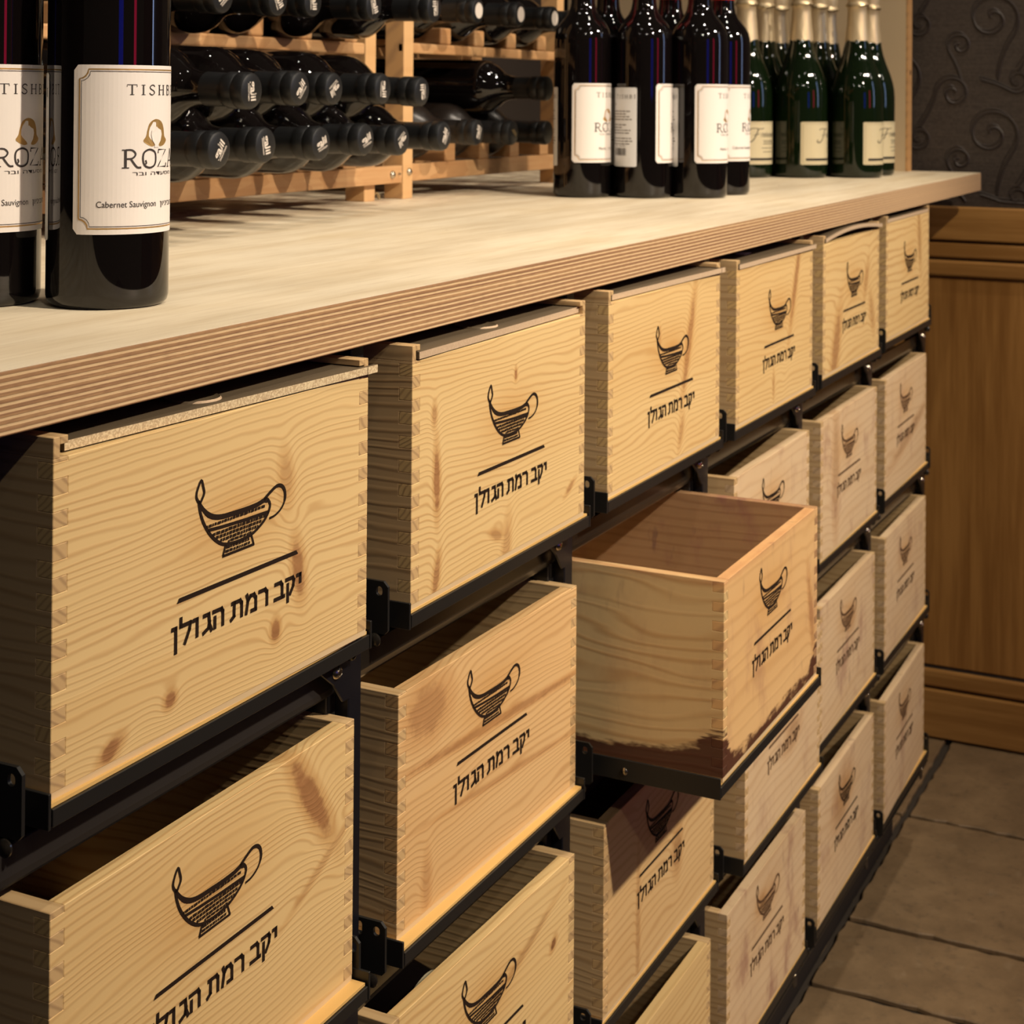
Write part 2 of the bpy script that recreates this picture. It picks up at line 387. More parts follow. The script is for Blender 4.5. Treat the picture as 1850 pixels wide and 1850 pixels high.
RX = {'slim': 0}
T = dict   # crate specification
WP, PH, RH = 1.1899, 0.6009, 0.7878
WARMP = dict(base=(.72, .515, .245), dark=(.42, .205, .065))
PALEP = dict(base=(.70, .52, .325), dark=(.46, .27, .14), contrast=.35)
CR = {
 (0,0): T(p=(.012,-.0044,-.0196,.0211,-.0043), knots=[(.185,.415,.022,.05,8,.35),(.232,.215,.060,.022,100,.9),(.152,.108,.016,.022,0,1),(-.184,.073,.017,.016,20,1),(-.347,.034,.034,.016,25,1)], seam=[(.16,-.45)], freq=66, seed=1.3, lid=(-.45,.52,.022,-.012,0)),
 (0,1): T(p=(-.0068,-.0095,-.001,.0211,-.0017), knots=[(-.392,.44,.012,.028,0,.5),(-.378,.28,.016,.080,2,.95),(-.06,.075,.035,.012,-20,.5),(-.377,.051,.016,.05,-12,.8),(.402,.102,.035,.009,28,.6),(.049,.476,.008,.016,0,1),(.0,.03,.022,.07,-8,.35)], seam=[(.11,-.2)], freq=62, seed=6.1, lid=(-.478,.478,-.006,.012,0)),
 (0,2): T(p=(.0001,-.0063,-.0027,.0206,.0034), knots=[(.19,.38,.024,.17,-18,.75),(-.08,.43,.010,.03,0,.35),(.12,.09,.05,.018,70,.4)], seam=[(.245,.3)], freq=54, seed=9.7, lid=(-.44,.515,.015,-.014,0)),
 (0,3): T(p=(.0046,-.0023,.0037,.0131,.0001), knots=[(.25,.46,.024,.19,-22,.75),(-.04,.09,.012,.05,0,.4)], seam=[(.17,.35)], freq=46, seed=12.9, lid=(-.478,.512,-.004,-.012,0)),
 (0,4): T(p=(.0176,.001,.0048,.0124,.0019), knots=[(.25,.36,.03,.085,-25,.4),(.36,.19,.035,.09,22,.35),(-.288,.10,.055,.17,-22,.7)], freq=30, seed=15.3, lid=(-.44,.512,.005,-.012,.030)),
 (0,5): T(p=(.035,.0006,.007,.0204,.0051), knots=[(.26,.46,.035,.15,10,.35)], seam=[(.22,-.2)], freq=26, seed=18.8, lid=(-.478,.478,.0,.0,0)),
 (1,0): T(p=(.0375,.0113,.0078,-.0103,-.0088), knots=[(.325,.475,.030,.130,36,1),(.40,.33,.16,.010,25,.3)], freq=60, seed=21.2),
 (1,1): T(p=(.0286,.0091,-.0134,-.0184,-.0074), knots=[(-.36,.50,.10,.065,0,.6),(.02,.352,.50,.012,-3,.65),(.1,.19,.38,.008,-4,.35),(-.36,.08,.02,.06,0,.25)], freq=56, seed=24.5, base=(.70, .46, .22)),
 (1,2): T(p=(-.361,.0044,.008,-.0191,.007), knots=[(.424,.24,.022,.13,14,.5)], freq=20, seed=27.7, base=(.70,.45,.21), stain=.35, spill=.04, contrast=.3),
 (1,3): T(p=(.0131,.0024,.0095,.0019,.0005), knots=[], freq=24, seed=30.9, stain=.35, **PALEP),
 (1,4): T(p=(.0244,.0005,.006,.002,-.0018), knots=[(-.25,.35,.05,.25,0,.25)], freq=24, seed=34.2, stain=.55, brand='brand_soft', **PALEP),
 (1,5): T(p=(.042,.0021,.0157,-.0021,.0009), knots=[(.1,.24,.4,.03,12,.3)], freq=24, seed=37.4, stain=.3, brand='brand_soft', **PALEP),
 (2,1): T(p=(.0237,-.0133,-.0227,-.0042,-.0011), knots=[(.365,.397,.022,.014,35,1),(.17,.45,.20,.012,18,.35)], freq=48, seed=40.1),
 (2,2): T(p=(.0102,.0034,.0038,-.0123,.005), knots=[(.13,.26,.04,.07,0,.4),(-.22,.16,.015,.2,0,.25)], freq=34, seed=43.3, base=(.69,.475,.235)),
 (2,3): T(p=(-.0385,-.0022,.007,.0,.003), knots=[(.1,.26,.10,.05,10,.3)], freq=24, seed=46.5, stain=.3, brand='brand_soft', **PALEP),
 (2,4): T(p=(.0268,.0029,.0132,-.0127,-.0006), knots=[(.05,.4,.06,.05,0,.25)], freq=30, seed=49.7, stain=.5, brand='brand_soft', **PALEP),
 (2,5): T(p=(.039,.0003,.0184,.0044,-.0008), knots=[], freq=24, seed=52.9, stain=.35, brand='brand_soft', **PALEP),
 (3,2): T(p=(.02,.0,.0,-.01,.0), knots=[], freq=36, seed=56.1),
 (3,3): T(p=(.0259,.0069,-.0001,-.026,.0086), knots=[(-.1,.45,.05,.03,0,.3)], freq=24, seed=59.3, stain=.6, brand='brand_soft', **PALEP),
 (3,4): T(p=(.0282,.0018,.0104,-.0052,.0009), knots=[(-.1,.42,.14,.10,20,.3)], freq=24, seed=62.5, stain=.4, **PALEP),
 (3,5): T(p=(.0377,-.0087,.0246,-.0067,-.0101), knots=[], freq=24, seed=65.7, stain=.4, brand='brand_soft', **PALEP),
}
WHICH = {
 (0,0): 'nearest of the top row, lid shifted right, two dark knots low down',
 (0,1): 'second in the top row, brown vertical streak left of its lamp mark',
 (0,2): 'third in the top row, orange streak running through the lamp handle',
 (0,3): 'fourth in the top row, lid overhanging its right side',
 (0,4): 'fifth in the top row, its thin lid bowed upwards',
 (0,5): 'farthest in the top row, beside the wood panelled wall',
 (1,0): 'nearest in the second row, open, wide brown streak at upper right',
 (1,1): 'second in the second row, open, orange knot at upper left corner',
 (1,2): 'pulled far out, red wine spilled along its bottom edge',
 (1,3): 'mostly hidden behind the pulled out crate, top row crate above it',
 (1,4): 'fifth in the second row, open, faded mark with wine drips',
 (1,5): 'farthest in the second row, open, beside the wood panelled wall',
 (2,1): 'cut off at the lower left, a bottle lying inside it',
 (2,2): 'directly under the pulled out crate and half in its shadow',
 (2,3): 'below the near corner of the pulled out tray, third row, fourth along',
 (2,4): 'fifth in the third row, pale with purple blotches',
 (2,5): 'farthest in the third row, beside the wood panelled wall',
 (3,2): 'at the bottom edge of the photo, only its upper corner showing',
 (3,3): 'nearest lowest row crate standing over bare floor, stained and faded',
 (3,4): 'lowest row, second from the panelled wall, lamp mark heavily scorched',
 (3,5): 'farthest in the lowest row, where stone floor meets panelled wall',
}
ROWN = ('top row', 'second row', 'third row', 'lowest row')
COLN = ('nearest', 'second', 'third', 'fourth', 'fifth', 'farthest')

# ------------------------------------------------------------------ branded mark on a crate front
def lamp_mark():
    rnd = random.Random(3); P = []
    P += stroke(spline([(-.0935, .462), (-.105, .446), (-.108, .434), (-.103, .424), (-.097, .419), (-.090, .426), (-.084, .436), (-.087, .448)], 3, True), .006, True)
    rim = spline([(-.099, .421), (-.087, .405), (-.069, .390), (-.047, .381), (-.021, .377), (.009, .376), (.047, .375), (.087, .376), (.112, .380), (.124, .377)], 3)
    P += stroke(rim, [.005 + .005 * min(1, i / 6) for i in range(len(rim))])
    P += stroke(spline([(-.101, .424), (-.097, .405), (-.088, .383), (-.074, .362), (-.056, .343), (-.035, .328), (-.014, .320), (.02, .317), (.048, .318), (.068, .320), (.087, .326), (.111, .338), (.126, .352), (.132, .367), (.124, .379)], 3), .0065)
    P += stroke([(-.072, .3605), (-.028, .3575), (.048, .3545), (.127, .3535)], .0065)
    P += stroke(spline([(.110, .381), (.130, .391), (.154, .400), (.172, .397), (.183, .385), (.184, .367), (.172, .351), (.150, .341), (.130, .339)], 3), [.0075] * 16 + [.005] * 9)
    P += stroke([(-.015, .319), (-.0235, .2995)], .0055); P += stroke([(-.025, .2985), (.079, .2985)], .0055); P += stroke([(.069, .319), (.077, .299)], .0045)
    for z, x0, x1, hh in ((.3675, -.078, .119, .0055), (.3480, -.058, .121, .0062), (.3400, -.046, .108, .0062), (.3320, -.033, .094, .0062), (.3245, -.008, .076, .005),
                          (.3130, -.013, .066, .0055), (.3055, -.016, .070, .0055)):
        x = x0
        while x < x1 - .004:
            w = min(rnd.uniform(.0065, .0155), x1 - x); j = rnd.uniform(-.0008, .0008)
            P.append([(x, z - hh / 2 + j), (x + w - .0026, z - hh / 2), (x + w - .0026, z + hh / 2), (x + rnd.uniform(0, .001), z + hh / 2 + j)]); x += w
    P.append([(-.164, .2425), (.233, .2415), (.226, .2505), (-.157, .2515)])
    for pts in HEB:
        for (ax, az), (bx, bz) in zip(pts, pts[1:]):                 # slab letters, square joints
            v = Vector((bx - ax, bz - az)); l = v.length; v /= l; e_ = .0042; nx, nz = -v.y * e_, v.x * e_
            a0, a1, b0, b1 = ax - v.x * e_, az - v.y * e_, bx + v.x * e_ * .6, bz + v.y * e_ * .6
            P.append([(a0 + nx, a1 + nz), (a0 - nx, a1 - nz), (b0 - nx, b1 - nz), (b0 + nx, b1 + nz)])
    return P
MARK = lamp_mark()
_mark = {}
def add_mark(front, dx, dz, mat, hidden=None):
    key = (round(dx, 4), round(dz, 4))
    if key not in _mark:
        bm = B(); flat(bm, MARK, lambda x, z: (x + dx, -.0016, z + dz)); bmesh.ops.recalc_face_normals(bm, faces=bm.faces)
        for v in bm.verts: v.co *= S
        me = bpy.data.meshes.new('branded_mark'); bm.to_mesh(me); bm.free(); _mark[key] = me
    me = _mark[key].copy(); me.materials.append(mat)
    o = bpy.data.objects.new('branded_mark', me); COL.objects.link(o); o.parent = front
    o['label'] = 'burnt oil lamp emblem, bar and Hebrew lettering'
    return o

# ------------------------------------------------------------------ crates
TH = .036; DEP = 1.16
def teeth_poly(h, t, start, lo=0.0, flip=False, n=22):
    """edge points (offset, z) from z=lo to h alternating between 0 and t"""
    st = .0283; pts = []; z = lo; k = start
    while z < h - 1e-6:
        z2 = min(h, z + st); o = 0 if k % 2 == 0 else t
        pts += [(o, z), (o, z2)]; z = z2; k += 1
    return pts
CRATES = {}
def crate(key):
    row, c = key; q = CR[key]; prot, dx, ro, dH, dz = q['p']; H = PH + dH
    e = empty('wine_crate', (c * WP + dx + .5, prot, -row * RH + dz), ro)
    lidded = row == 0
    HF = H - .037 if lidded else H                       # front and back boards are lower where the lid slides
    kn = {k: q[k] for k in ('base', 'dark', 'freq', 'seed', 'knots', 'seam', 'stain', 'spill', 'contrast') if k in q}
    ldx, ldz = (-.004, .006) if lidded else (-.052, .070)
    if (row, c) in ((1, 0),): ldz = .06
    wm = dict(WARMP) if 'base' not in q else {}
    wm.update(kn)
    fm = pine('crate_front_pine', 'x', glow=(.02 + ldx, .36 + ldz, .16, .075), **wm)
    side_m = SIDE_OPEN if key == (1, 2) else SIDE[(row * 3 + c) % 4]
    # front board with finger-joint teeth on both ends
    left = [(-.5 + o, z) for o, z in teeth_poly(HF, TH, 1, .012)]
    right = [(.5 - o, z) for o, z in teeth_poly(HF, TH, 1, .012)]
    fb = B(); prism(fb, left + right[::-1], 'y', 0, TH); fr = mk('front_panel', fb, fm, e, bevel=.0012)
    bb = B(); prism(bb, left + right[::-1], 'y', DEP - TH, DEP); mk('back_panel', bb, side_m, e)
    # side boards: teeth fill the gaps of the front board
    for s in (-1, 1):
        zt = HF if lidded else H
        pf = [(o, z) for o, z in teeth_poly(zt, TH, 0, .012)]; pb = [(DEP - o, z) for o, z in teeth_poly(zt, TH, 0, .012)]
        sb = B(); xo = s * .5; xi = s * (.5 - TH); eps = .0006 * s
        prism(sb, pf + pb[::-1], 'x', min(xo, xi), max(xo, xi))
        if lidded:
            xm = s * (.5 - TH * .45)
            box(sb, min(xo, xm), max(xo, xm), 0, DEP, HF, H); box(sb, min(xm, xi), max(xm, xi), 0, DEP, H - .014, H)
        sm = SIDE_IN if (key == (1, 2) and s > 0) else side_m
        mk('side_panel', sb, sm, e, bevel=.0012)
    bo = B(); box(bo, -.5 + .001, .5 - .001, .001, DEP, 0, .012); mk('bottom_panel', bo, M['bottom'], e)
    add_mark(fr, ldx, ldz, M[q.get('brand', 'brand')])
    if lidded:
        x0, x1, y0, y1, bow = q['lid']; lb = B(); n = 24; i0 = -.5 + TH * .5; i1 = .5 - TH * .5
        z0, z1 = H - .0335, H - .0165
        yb = DEP - TH
        top = []; bot = []
        def yf(x): return y0 + (y1 - y0) * (x - x0) / (x1 - x0)
        def zb(x, y): return bow * max(0, 1 - ((x - .05) / .5) ** 2) * max(0, 1 - max(0, y) / .5)
        def slab(xs, ya, yb2, a, b):
            g = []
            for x in xs:
                ys = [ya(x)] + [ya(x) + (yb2 - ya(x)) * t for t in (.1, .3, .6, 1.0)]
                ys = [ys[0]] + ys[1:]
                g.append([(lb.verts.new((x, y, a + zb(x, y))), lb.verts.new((x, y, b + zb(x, y)))) for y in ys])
            for i in range(len(g) - 1):
                for j in range(4):
                    lb.faces.new((g[i][j][1], g[i + 1][j][1], g[i + 1][j + 1][1], g[i][j + 1][1]))
                    lb.faces.new((g[i][j][0], g[i][j + 1][0], g[i + 1][j + 1][0], g[i + 1][j][0]))
                lb.faces.new((g[i][0][0], g[i + 1][0][0], g[i + 1][0][1], g[i][0][1]))
                lb.faces.new((g[i][4][0], g[i][4][1], g[i + 1][4][1], g[i + 1][4][0]))
            for k in (0, -1):
                for j in range(4): lb.faces.new((g[k][j][0], g[k][j][1], g[k][j + 1][1], g[k][j + 1][0]))
        xa = max(x0, i0 + .002); xb = min(x1, i1 - .002)
        slab([xa + (xb - xa) * i / n for i in range(n + 1)], yf, yb, z0, z1)
        if x1 > .5:                                          # corner riding out over the side board
            box(lb, xb, x1, yf(x1), -.0015, z0 + zb(xb, 0), z1 + zb(xb, 0))
        bmesh.ops.recalc_face_normals(lb, faces=lb.faces)
        lid = mk('lid', lb, M['lid'] if c in (0,) else M['lid_pale'], e)
        if c in (0, 1):
            gb = B(); lathe(gb, [(0, z1 + .0012), (.030, z1 + .0006), (.050, z1 + .0012), (.056, z1 + .0045), (.059, z1 + .0008), (.059, z1 - .002), (0, z1 - .002)], 32)
            mk('finger_recess', gb, M['lid_pale'], lid, (-.02, .085, 0), smooth=True)
        elif c == 3:
            pb_ = B(); box(pb_, -.10, -.02, .10, .14, z1, z1 + .003); mk('paper_scrap', pb_, M['paper'], lid)
    tag(e, 'pine crate ' + WHICH[key], 'crate', 'wine crates in the drawer rack')
    CRATES[key] = e
    return e, H

# ------------------------------------------------------------------ pull-out trays
TRAY_FRONT = {(1, 0): .002, (1, 1): -.002, (2, 2): .0}
def tray(key):
    row, c = key; prot, dx, ro, dH, dz = CR[key]['p']
    yf = TRAY_FRONT.get(key, prot - .0065); zc = -row * RH + dz
    e = empty('pull_out_tray', (c * WP + .5, yf, zc))
    yl = 1.2
    b = B(); box(b, -.515, .515, 0, .006, -.038, -.007); mk('front_lip', b, M['black_steel'], e, bevel=.001)
    for s in (-1, 1):
        b = B(); x0, x1 = (-.526, -.519) if s < 0 else (.519, .526)
        prism(b, [(0, -.040), (yl, -.040), (yl, .022), (0, .022)], 'x', x0, x1)
        box(b, min(s * .519, s * .505), max(s * .519, s * .505), .0065, yl, -.040, -.034)
        mk('side_flange', b, M['black_steel'], e, bevel=.001)
    b = B(); box(b, -.513, .513, .0065, yl, -.034, -.028); mk('pan', b, M['black_steel'], e)
    b = B(); box(b, -.513, .513, .0065, yl, -.0065, 0); mk('plywood_board', b, M['tray_board'], e)
    for s in (-1, 1):
        b = B(); box(b, s * .4775 - .0275, s * .4775 + .0275, .02, yl, -.028, -.0065); mk('board_spacer', b, M['black_steel'], e)
    for s in (-1, 1):
        b = B(); x = s * .5265; lathe(b, [(0, .004), (.007, .0035), (.011, 0), (.011, -.001), (0, -.001)], 16)
        o = mk('screw', b, M['bolt'], e, (s * .527, .30, -.012), smooth=True); o.rotation_euler = (0, s * pi / 2, 0)
    tag(e, 'black pull-out tray under the %s crate of the %s' % (COLN[c], ROWN[row]), 'tray', 'pull-out trays under the crates')

for k in CR: crate(k); tray(k)

# lying bottle seen inside the nearest third-row crate comes later, with the bottles

# ------------------------------------------------------------------ steel drawer rack
ZT, ZB_ = .7488, .6385
FL = -2.915
fr = empty('drawer_rack', (0, 0, FL))
def fpart(name, bm, m, **k): return mk(name, bm, m, fr, (0, 0, -FL), **k)
for c in range(-1, 6):
    x1 = (c + 1) * WP - .095
    b = B(); box(b, x1 - .055, x1, .075, .16, FL + .44, ZB_ - .001); fpart('post', b, M['post_steel'], bevel=.003)
    b = B(); box(b, x1 - .095, x1 - .0555, .11, .17, FL + .44, ZB_ - .001); fpart('post_flange', b, M['black_steel'], bevel=.003)
    b = B(); box(b, x1 - .055, x1, 1.28, 1.36, FL, ZB_ - .001); fpart('post', b, M['post_steel'])
def rounded(x0, x1, y0, y1, r, n=4):
    out = []
    for cx, cy, a0 in ((x1 - r, y0 + r, -90), (x1 - r, y1 - r, 0), (x0 + r, y1 - r, 90), (x0 + r, y0 + r, 180)):
        for i in range(n + 1):
            a = radians(a0 + 90 * i / n); out.append((cx + r * cos(a), cy + r * sin(a)))
    return out
for row in range(4):
    zc = -row * RH
    for c in range(-1, 6):
        # slide bracket: plate with a round hole and a slot, standing in the gap left of the next column
        for side, xp in ((0, (c + 1) * WP - .080), (1, (c + 1) * WP - .165)):
            if (side == 1 and c < 0) or (side == 0 and c > 4): continue
            b = B(); y0, y1 = (.012, .105) if side == 0 else (.03, .09); za, zb = zc - .040, zc + .082
            hy = (y0 + .024, y0 + .064)
            # plate body, then its top zone in three pieces notched by the two holes
            prism(b, [(y0, zb - .048), (y0, za + .008), (y0 + .008, za), (y1 - .008, za), (y1, za + .008), (y1, zb - .048)], 'x', xp - .004, xp + .004)
            w3 = (y1 - y0) / 4; holes = [(y0 + w3, .0085, zb - .0255, zb - .0205), (y1 - w3, .0075, zb - .033, zb - .016)]
            def side_arc(hc, hr, h0, h1, sgn):
                lo_ = [(hc + sgn * hr * sin(a), h0 - hr * cos(a)) for a in [pi / 2 * i / 4 for i in range(5)]]
                hi_ = [(hc + sgn * hr * cos(a), h1 + hr * sin(a)) for a in [pi / 2 * i / 4 for i in range(5)]]
                return lo_ + hi_
            A_, B2 = holes; zl = zb - .048
            prism(b, [(y0, zl), (A_[0], zl)] + side_arc(*A_, -1) + [(A_[0], zb), (y0 + .012, zb), (y0, zb - .012)], 'x', xp - .004, xp + .004)
            prism(b, [(A_[0], zl), (B2[0], zl)] + side_arc(*B2, -1) + [(B2[0], zb), (A_[0], zb)] + side_arc(*A_, 1)[::-1], 'x', xp - .004, xp + .004)
            prism(b, [(B2[0], zl), (y1, zl), (y1, zb - .012), (y1 - .012, zb), (B2[0], zb)] + side_arc(*B2, 1)[::-1], 'x', xp - .004, xp + .004)
            fpart('slide_bracket', b, M['black_steel'])
        if c < 5:
            for xs in ((c + 1) * WP - .068, (c + 1) * WP + 1.028):
                b = B(); box(b, xs, xs + .040, .06, 1.25, zc - .028, zc + .012); fpart('slide', b, M['black_steel'], bevel=.004)
            for xs, s in (((c + 1) * WP - .074, -1), ((c + 1) * WP + 1.010, -1)):
                b = B(); lathe(b, [(0, .006), (.010, .005), (.016, 0), (.016, -.004), (0, -.004)], 20)
                o = fpart('slide_roller', b, M['gloss_steel'], smooth=True); o.location = Vector((xs - .016, .045, zc - .055 - FL)) * S; o.rotation_euler = (0, s * pi / 2, 0)
    for c in range(6):
        x0, x1 = c * WP - .090, c * WP + 1.036
        # glossy cross rail below the tray, with upturned lip
        b = B(); zr = zc - .125
        # dark pan above the crate below, its front edge a rounded glossy rail
        prism(b, [(.10, zr - .020), (.103, zr - .034), (.112, zr - .044), (.126, zr - .050), (1.2, zr - .050), (1.2, zr - .044), (.128, zr - .042), (.116, zr - .034), (.109, zr - .020), (.109, zr + .035), (.10, zr + .035)], 'x', x0, x1)
        fpart('cross_rail', b, M['gloss_steel'] if c else M['carcass'], bevel=.002)  # nearest column: unseen rail added in matte black to block light
        if c in (1, 2):                                 # perforated strip behind it
            for i in range(9):
                xx = x0 + .02 + i * .125; b = B(); box(b, xx, xx + .06, .26, .40, zc - .095, zc - .09); fpart('perforated_strip', b, M['black_steel'])
            b = B(); box(b, x0, x1, .24, .26, zc - .10, zc - .085); fpart('strip_edge', b, M['gloss_steel'])
            b = B(); box(b, x0, x1, .40, .42, zc - .10, zc - .085); fpart('strip_edge', b, M['gloss_steel'])
        # gusset with its bolt at the right end
        gx = x1 - .045
        b = B(); prism(b, [(gx - .13, zc - .046), (gx + .045, zc - .046), (gx + .045, zc - .17), (gx + .01, zc - .17), (gx - .03, zc - .12)], 'y', .065, .072)
        fpart('gusset', b, M['post_steel'], bevel=.002)
        b = B(); lathe(b, [(0, .010), (.006, .0095), (.007, .0075), (.0085, .010), (.014, .006), (.0165, 0), (0, 0)], 20)
        o = fpart('bolt', b, M['bolt'], smooth=True); o.location = Vector((gx - .02, .064, zc - .092 - FL)) * S; o.rotation_euler = (pi / 2, 0, 0)
b = B(); box(b, -.3, 7.06, .246, 1.2, FL, FL + .43); fpart('plinth', b, M['carcass'])
b = B(); box(b, -.3, 7.06, .06, 1.3, FL + .431, FL + .439); fpart('base_plate', b, M['black_steel'])
b = B(); box(b, -.24, -.20, .03, 1.3, FL + .44, ZB_ - .001); fpart('added_shade_board', b, M['carcass'])  # unseen board, added to keep the nearest crate's side in shade
b = B(); box(b, -.2, 7.05, 1.37, 1.40, FL + .1, ZB_ - .001); fpart('back_board', b, M['carcass'])
tag(fr, 'black steel drawer rack of posts, slides and cross rails carrying the crates', 'rack')

# ------------------------------------------------------------------ counter
ct = empty('worktop', (0, 0, ZB_))
YC = .0317; XE = 8.43; YBK = 2.88
rim = [(-1.6, YC), (XE - .02, YC), (XE - .006, YC + .006), (XE, YC + .02), (XE, YBK), (-1.6, YBK)]
b = B(); prism(b, rim, 'z', .0, ZT - ZB_ - .0015); mk('plywood_core', b, M['ply_edge'], ct, bevel=.002)
b = B(); prism(b, [(x + (0 if x < 0 else -.001), y + (.001 if y < 1 else 0)) for x, y in rim], 'z', ZT - ZB_ - .0015, ZT - ZB_); mk('face_veneer', b, M['counter_top'], ct)
tag(ct, 'thick birch plywood worktop with layered front edge, over the drawer rack', 'counter')

# ------------------------------------------------------------------ the room
XW = 8.6
def wallpaper():
    t = NT('wallpaper'); v, x, y, z = t.pos()
    n = t.noise(t.vec(x, t.mul(y, 60), t.mul(z, 60)), 1, 3); h = t.noise(t.vec(x, t.mul(y, 4), t.mul(z, 160)), 1, 2)
    c = t.mix(t.ss(n, .35, .7), (.046, .036, .031), (.066, .052, .044)); c = t.mix(t.mul(t.ss(h, .4, .7), .4), c, (.085, .068, .056))
    t.bump(t.add(n, h), .5, .0008); return t.out(c, .62, 0, .35)
M['wallpaper'] = wallpaper()
M['relief'] = plain('wallpaper_scroll', (.042, .033, .030), .5, 0, .4)
def oak(name, base, dark, vertical=True, k=1.0):
    t = NT(name); v, x, y, z = t.pos()
    a, b_ = (y, z) if vertical else (z, y)
    g = t.noise(t.vec(x, t.mul(a, 14), t.mul(b_, .9)), k, 4, .6); f = t.noise(t.vec(x, t.mul(a, 60), t.mul(b_, 3)), k, 2, .6)
    kn = t.noise(t.vec(x, t.mul(a, 2.2), t.mul(b_, 1.1)), k, 2)
    c = t.mix(t.ss(g, .3, .7), base, dark); c = t.mix(t.mul(t.ss(f, .45, .75), .3), c, dark); c = t.mix(t.mul(t.ss(kn, .6, .75), .4), c, dark)
    return t.out(c, .42, 0, .4)
M['panel_oak'] = oak('panel_oak', (.46, .235, .068), (.30, .14, .036))
M['trim_oak'] = oak('trim_oak', (.46, .245, .075), (.31, .15, .04), False)
def stone():
    t = NT('floor_stone'); v, x, y, z = t.pos()
    info = t.n('ShaderNodeObjectInfo'); rn = info.outputs['Random']
    a = t.noise(t.vec(t.mul(x, 2.2), t.mul(y, 2.2), rn), 1, 5, .65); f = t.noise(t.vec(t.mul(x, 16), t.mul(y, 16), rn), 1, 4, .7)
    c = t.mix(t.ss(a, .3, .7), (.275, .185, .098), (.175, .115, .060)); c = t.mix(t.mul(t.ss(f, .5, .75), .5), c, (.095, .068, .042))
    p = t.noise(t.vec(t.mul(x, 26), t.mul(y, 20), 5), 1, 2); c = t.mix(t.ss(p, .68, .74, 0, .6), c, (.11, .08, .055))
    c = t.mix(t.mul(t.ss(t.noise(t.vec(t.mul(x, 6), t.mul(y, 9), 2), 1, 3), .6, .8), .4), c, (.33, .25, .155))
    t.bump(t.add(a, t.mul(f, .4)), .5, .002); return t.out(c, .55, 0, .4)
M['stone'] = stone()
M['grout'] = plain('grout', (.045, .034, .025), .9)

b = B(); box(b, -16, XW + .3, -27, 3.1, FL - .12, FL - .03); floor = struct(mk('floor', b, M['grout']))
def ragged(x0, x1, y0, y1, rnd):
    pts = []
    for (ax, ay), (bx, by) in (((x0, y0), (x1, y0)), ((x1, y0), (x1, y1)), ((x1, y1), (x0, y1)), ((x0, y1), (x0, y0))):
        n = max(2, int((abs(bx - ax) + abs(by - ay)) / .07))
        for i in range(n):
            t = i / n; j = rnd.uniform(-.009, .009) if i else 0
            pts.append((ax + (bx - ax) * t + (j if ax == bx else 0), ay + (by - ay) * t + (j if ay == by else 0)))
    return pts
rnd = random.Random(5)
xs = [XW - .004, 7.352, 6.02, 5.342, 4.01, 3.33, 2.0, 1.32, 0.0]; ys = [(-1.55, .243), (-3.4, -1.55)]
gq = .021
for i in range(len(xs) - 1):
    for (ya, yb) in ys + [(.243, 1.3)]:
        b = B(); prism(b, ragged(xs[i + 1] + gq, xs[i] - (gq if i else 0), ya + gq, yb - gq, rnd), 'z', FL - .03, FL - rnd.uniform(0, .004))
        mk('stone_tile', b, M['stone'], floor, bevel=.006)

b = B(); box(b, XW, XW + .12, -27, 3.1, FL - .03, 6.9); wr = struct(mk('wall_right', b, M['wallpaper']))
def wpart(name, y0, y1, z0, z1, d, m, prof=None, parent=wr, bev=.008):
    b = B(); box(b, XW - d, XW - .0005, y0, y1, z0, z1); return mk(name, b, m, parent, bevel=bev, seg=2)
wpart('wainscot_panel', -9, 2.85, -2.45, .06, .010, M['panel_oak'])
wpart('wainscot_cap', -9, 2.85, .300, .520, .040, M['trim_oak'], bev=.012)
wpart('wainscot_bead', -9, 2.85, .186, .286, .030, M['trim_oak'], bev=.03)
wpart('wainscot_bead', -9, 2.85, .066, .172, .034, M['trim_oak'], bev=.03)
bb_ = struct(wpart('baseboard_right', -9, 2.85, FL + .012, -2.60, .050, M['trim_oak'], parent=None))
wpart('baseboard_moulding', -9, 2.85, -2.585, -2.47, .036, M['trim_oak'], parent=bb_, bev=.02)
# embossed scrolls of the wallpaper
def scroll(cy, cz, r0, turns, start, hand, tail):
    pts = []
    n = int(26 * turns)
    for i in range(n + 1):
        a = start + hand * 2 * pi * turns * i / n; r = .012 + (r0 - .012) * (i / n) ** .8
        pts.append((cy + r * cos(a), cz + r * sin(a)))
    a = start + hand * 2 * pi * turns; tx, ty = -sin(a) * hand, cos(a) * hand; p = pts[-1]
    for i in range(1, 9):
        t = i / 8 * tail; cv = hand * -.9 * t * t
        pts.append((p[0] + tx * t - ty * cv, p[1] + ty * t + tx * cv))
    return pts
b = B()
for ky in range(-3, 5):
    for kz in range(-1, 7):
        oy, oz = ky * .62, .62 + kz * .74 + (.0 if ky % 2 else .37)
        for (cy, cz, r0, tn, st, hd, tl) in ((0, 0, .17, 1.5, .6, 1, .30), (.24, .26, .11, 1.35, 2.4, -1, .26), (-.16, .34, .075, 1.2, 4.0, 1, .2), (.20, -.17, .08, 1.25, 1.0, -1, .2)):
            pl = scroll(oy + cy, oz + cz, r0, tn, st, hd, tl)
            pl = [q for q in pl if .55 < q[1] < 6.8 and -6 < q[0] < 2.8]
            if len(pl) < 8: continue
            for dlt, rr in ((0, .009), (.022, .005)):
                tube(b, [(XW, q[0] + dlt * .6, q[1] + dlt) for q in pl], rr, 5)
rl = mk('wallpaper_scrolls', b, M['relief'], wr, smooth=False); rl['kind'] = 'stuff'
b = B(); box(b, -16, XW, 2.9, 3.02, FL - .03, 6.9); struct(mk('wall_back', b, plain('back_wall', (.018, .011, .008), .8)))

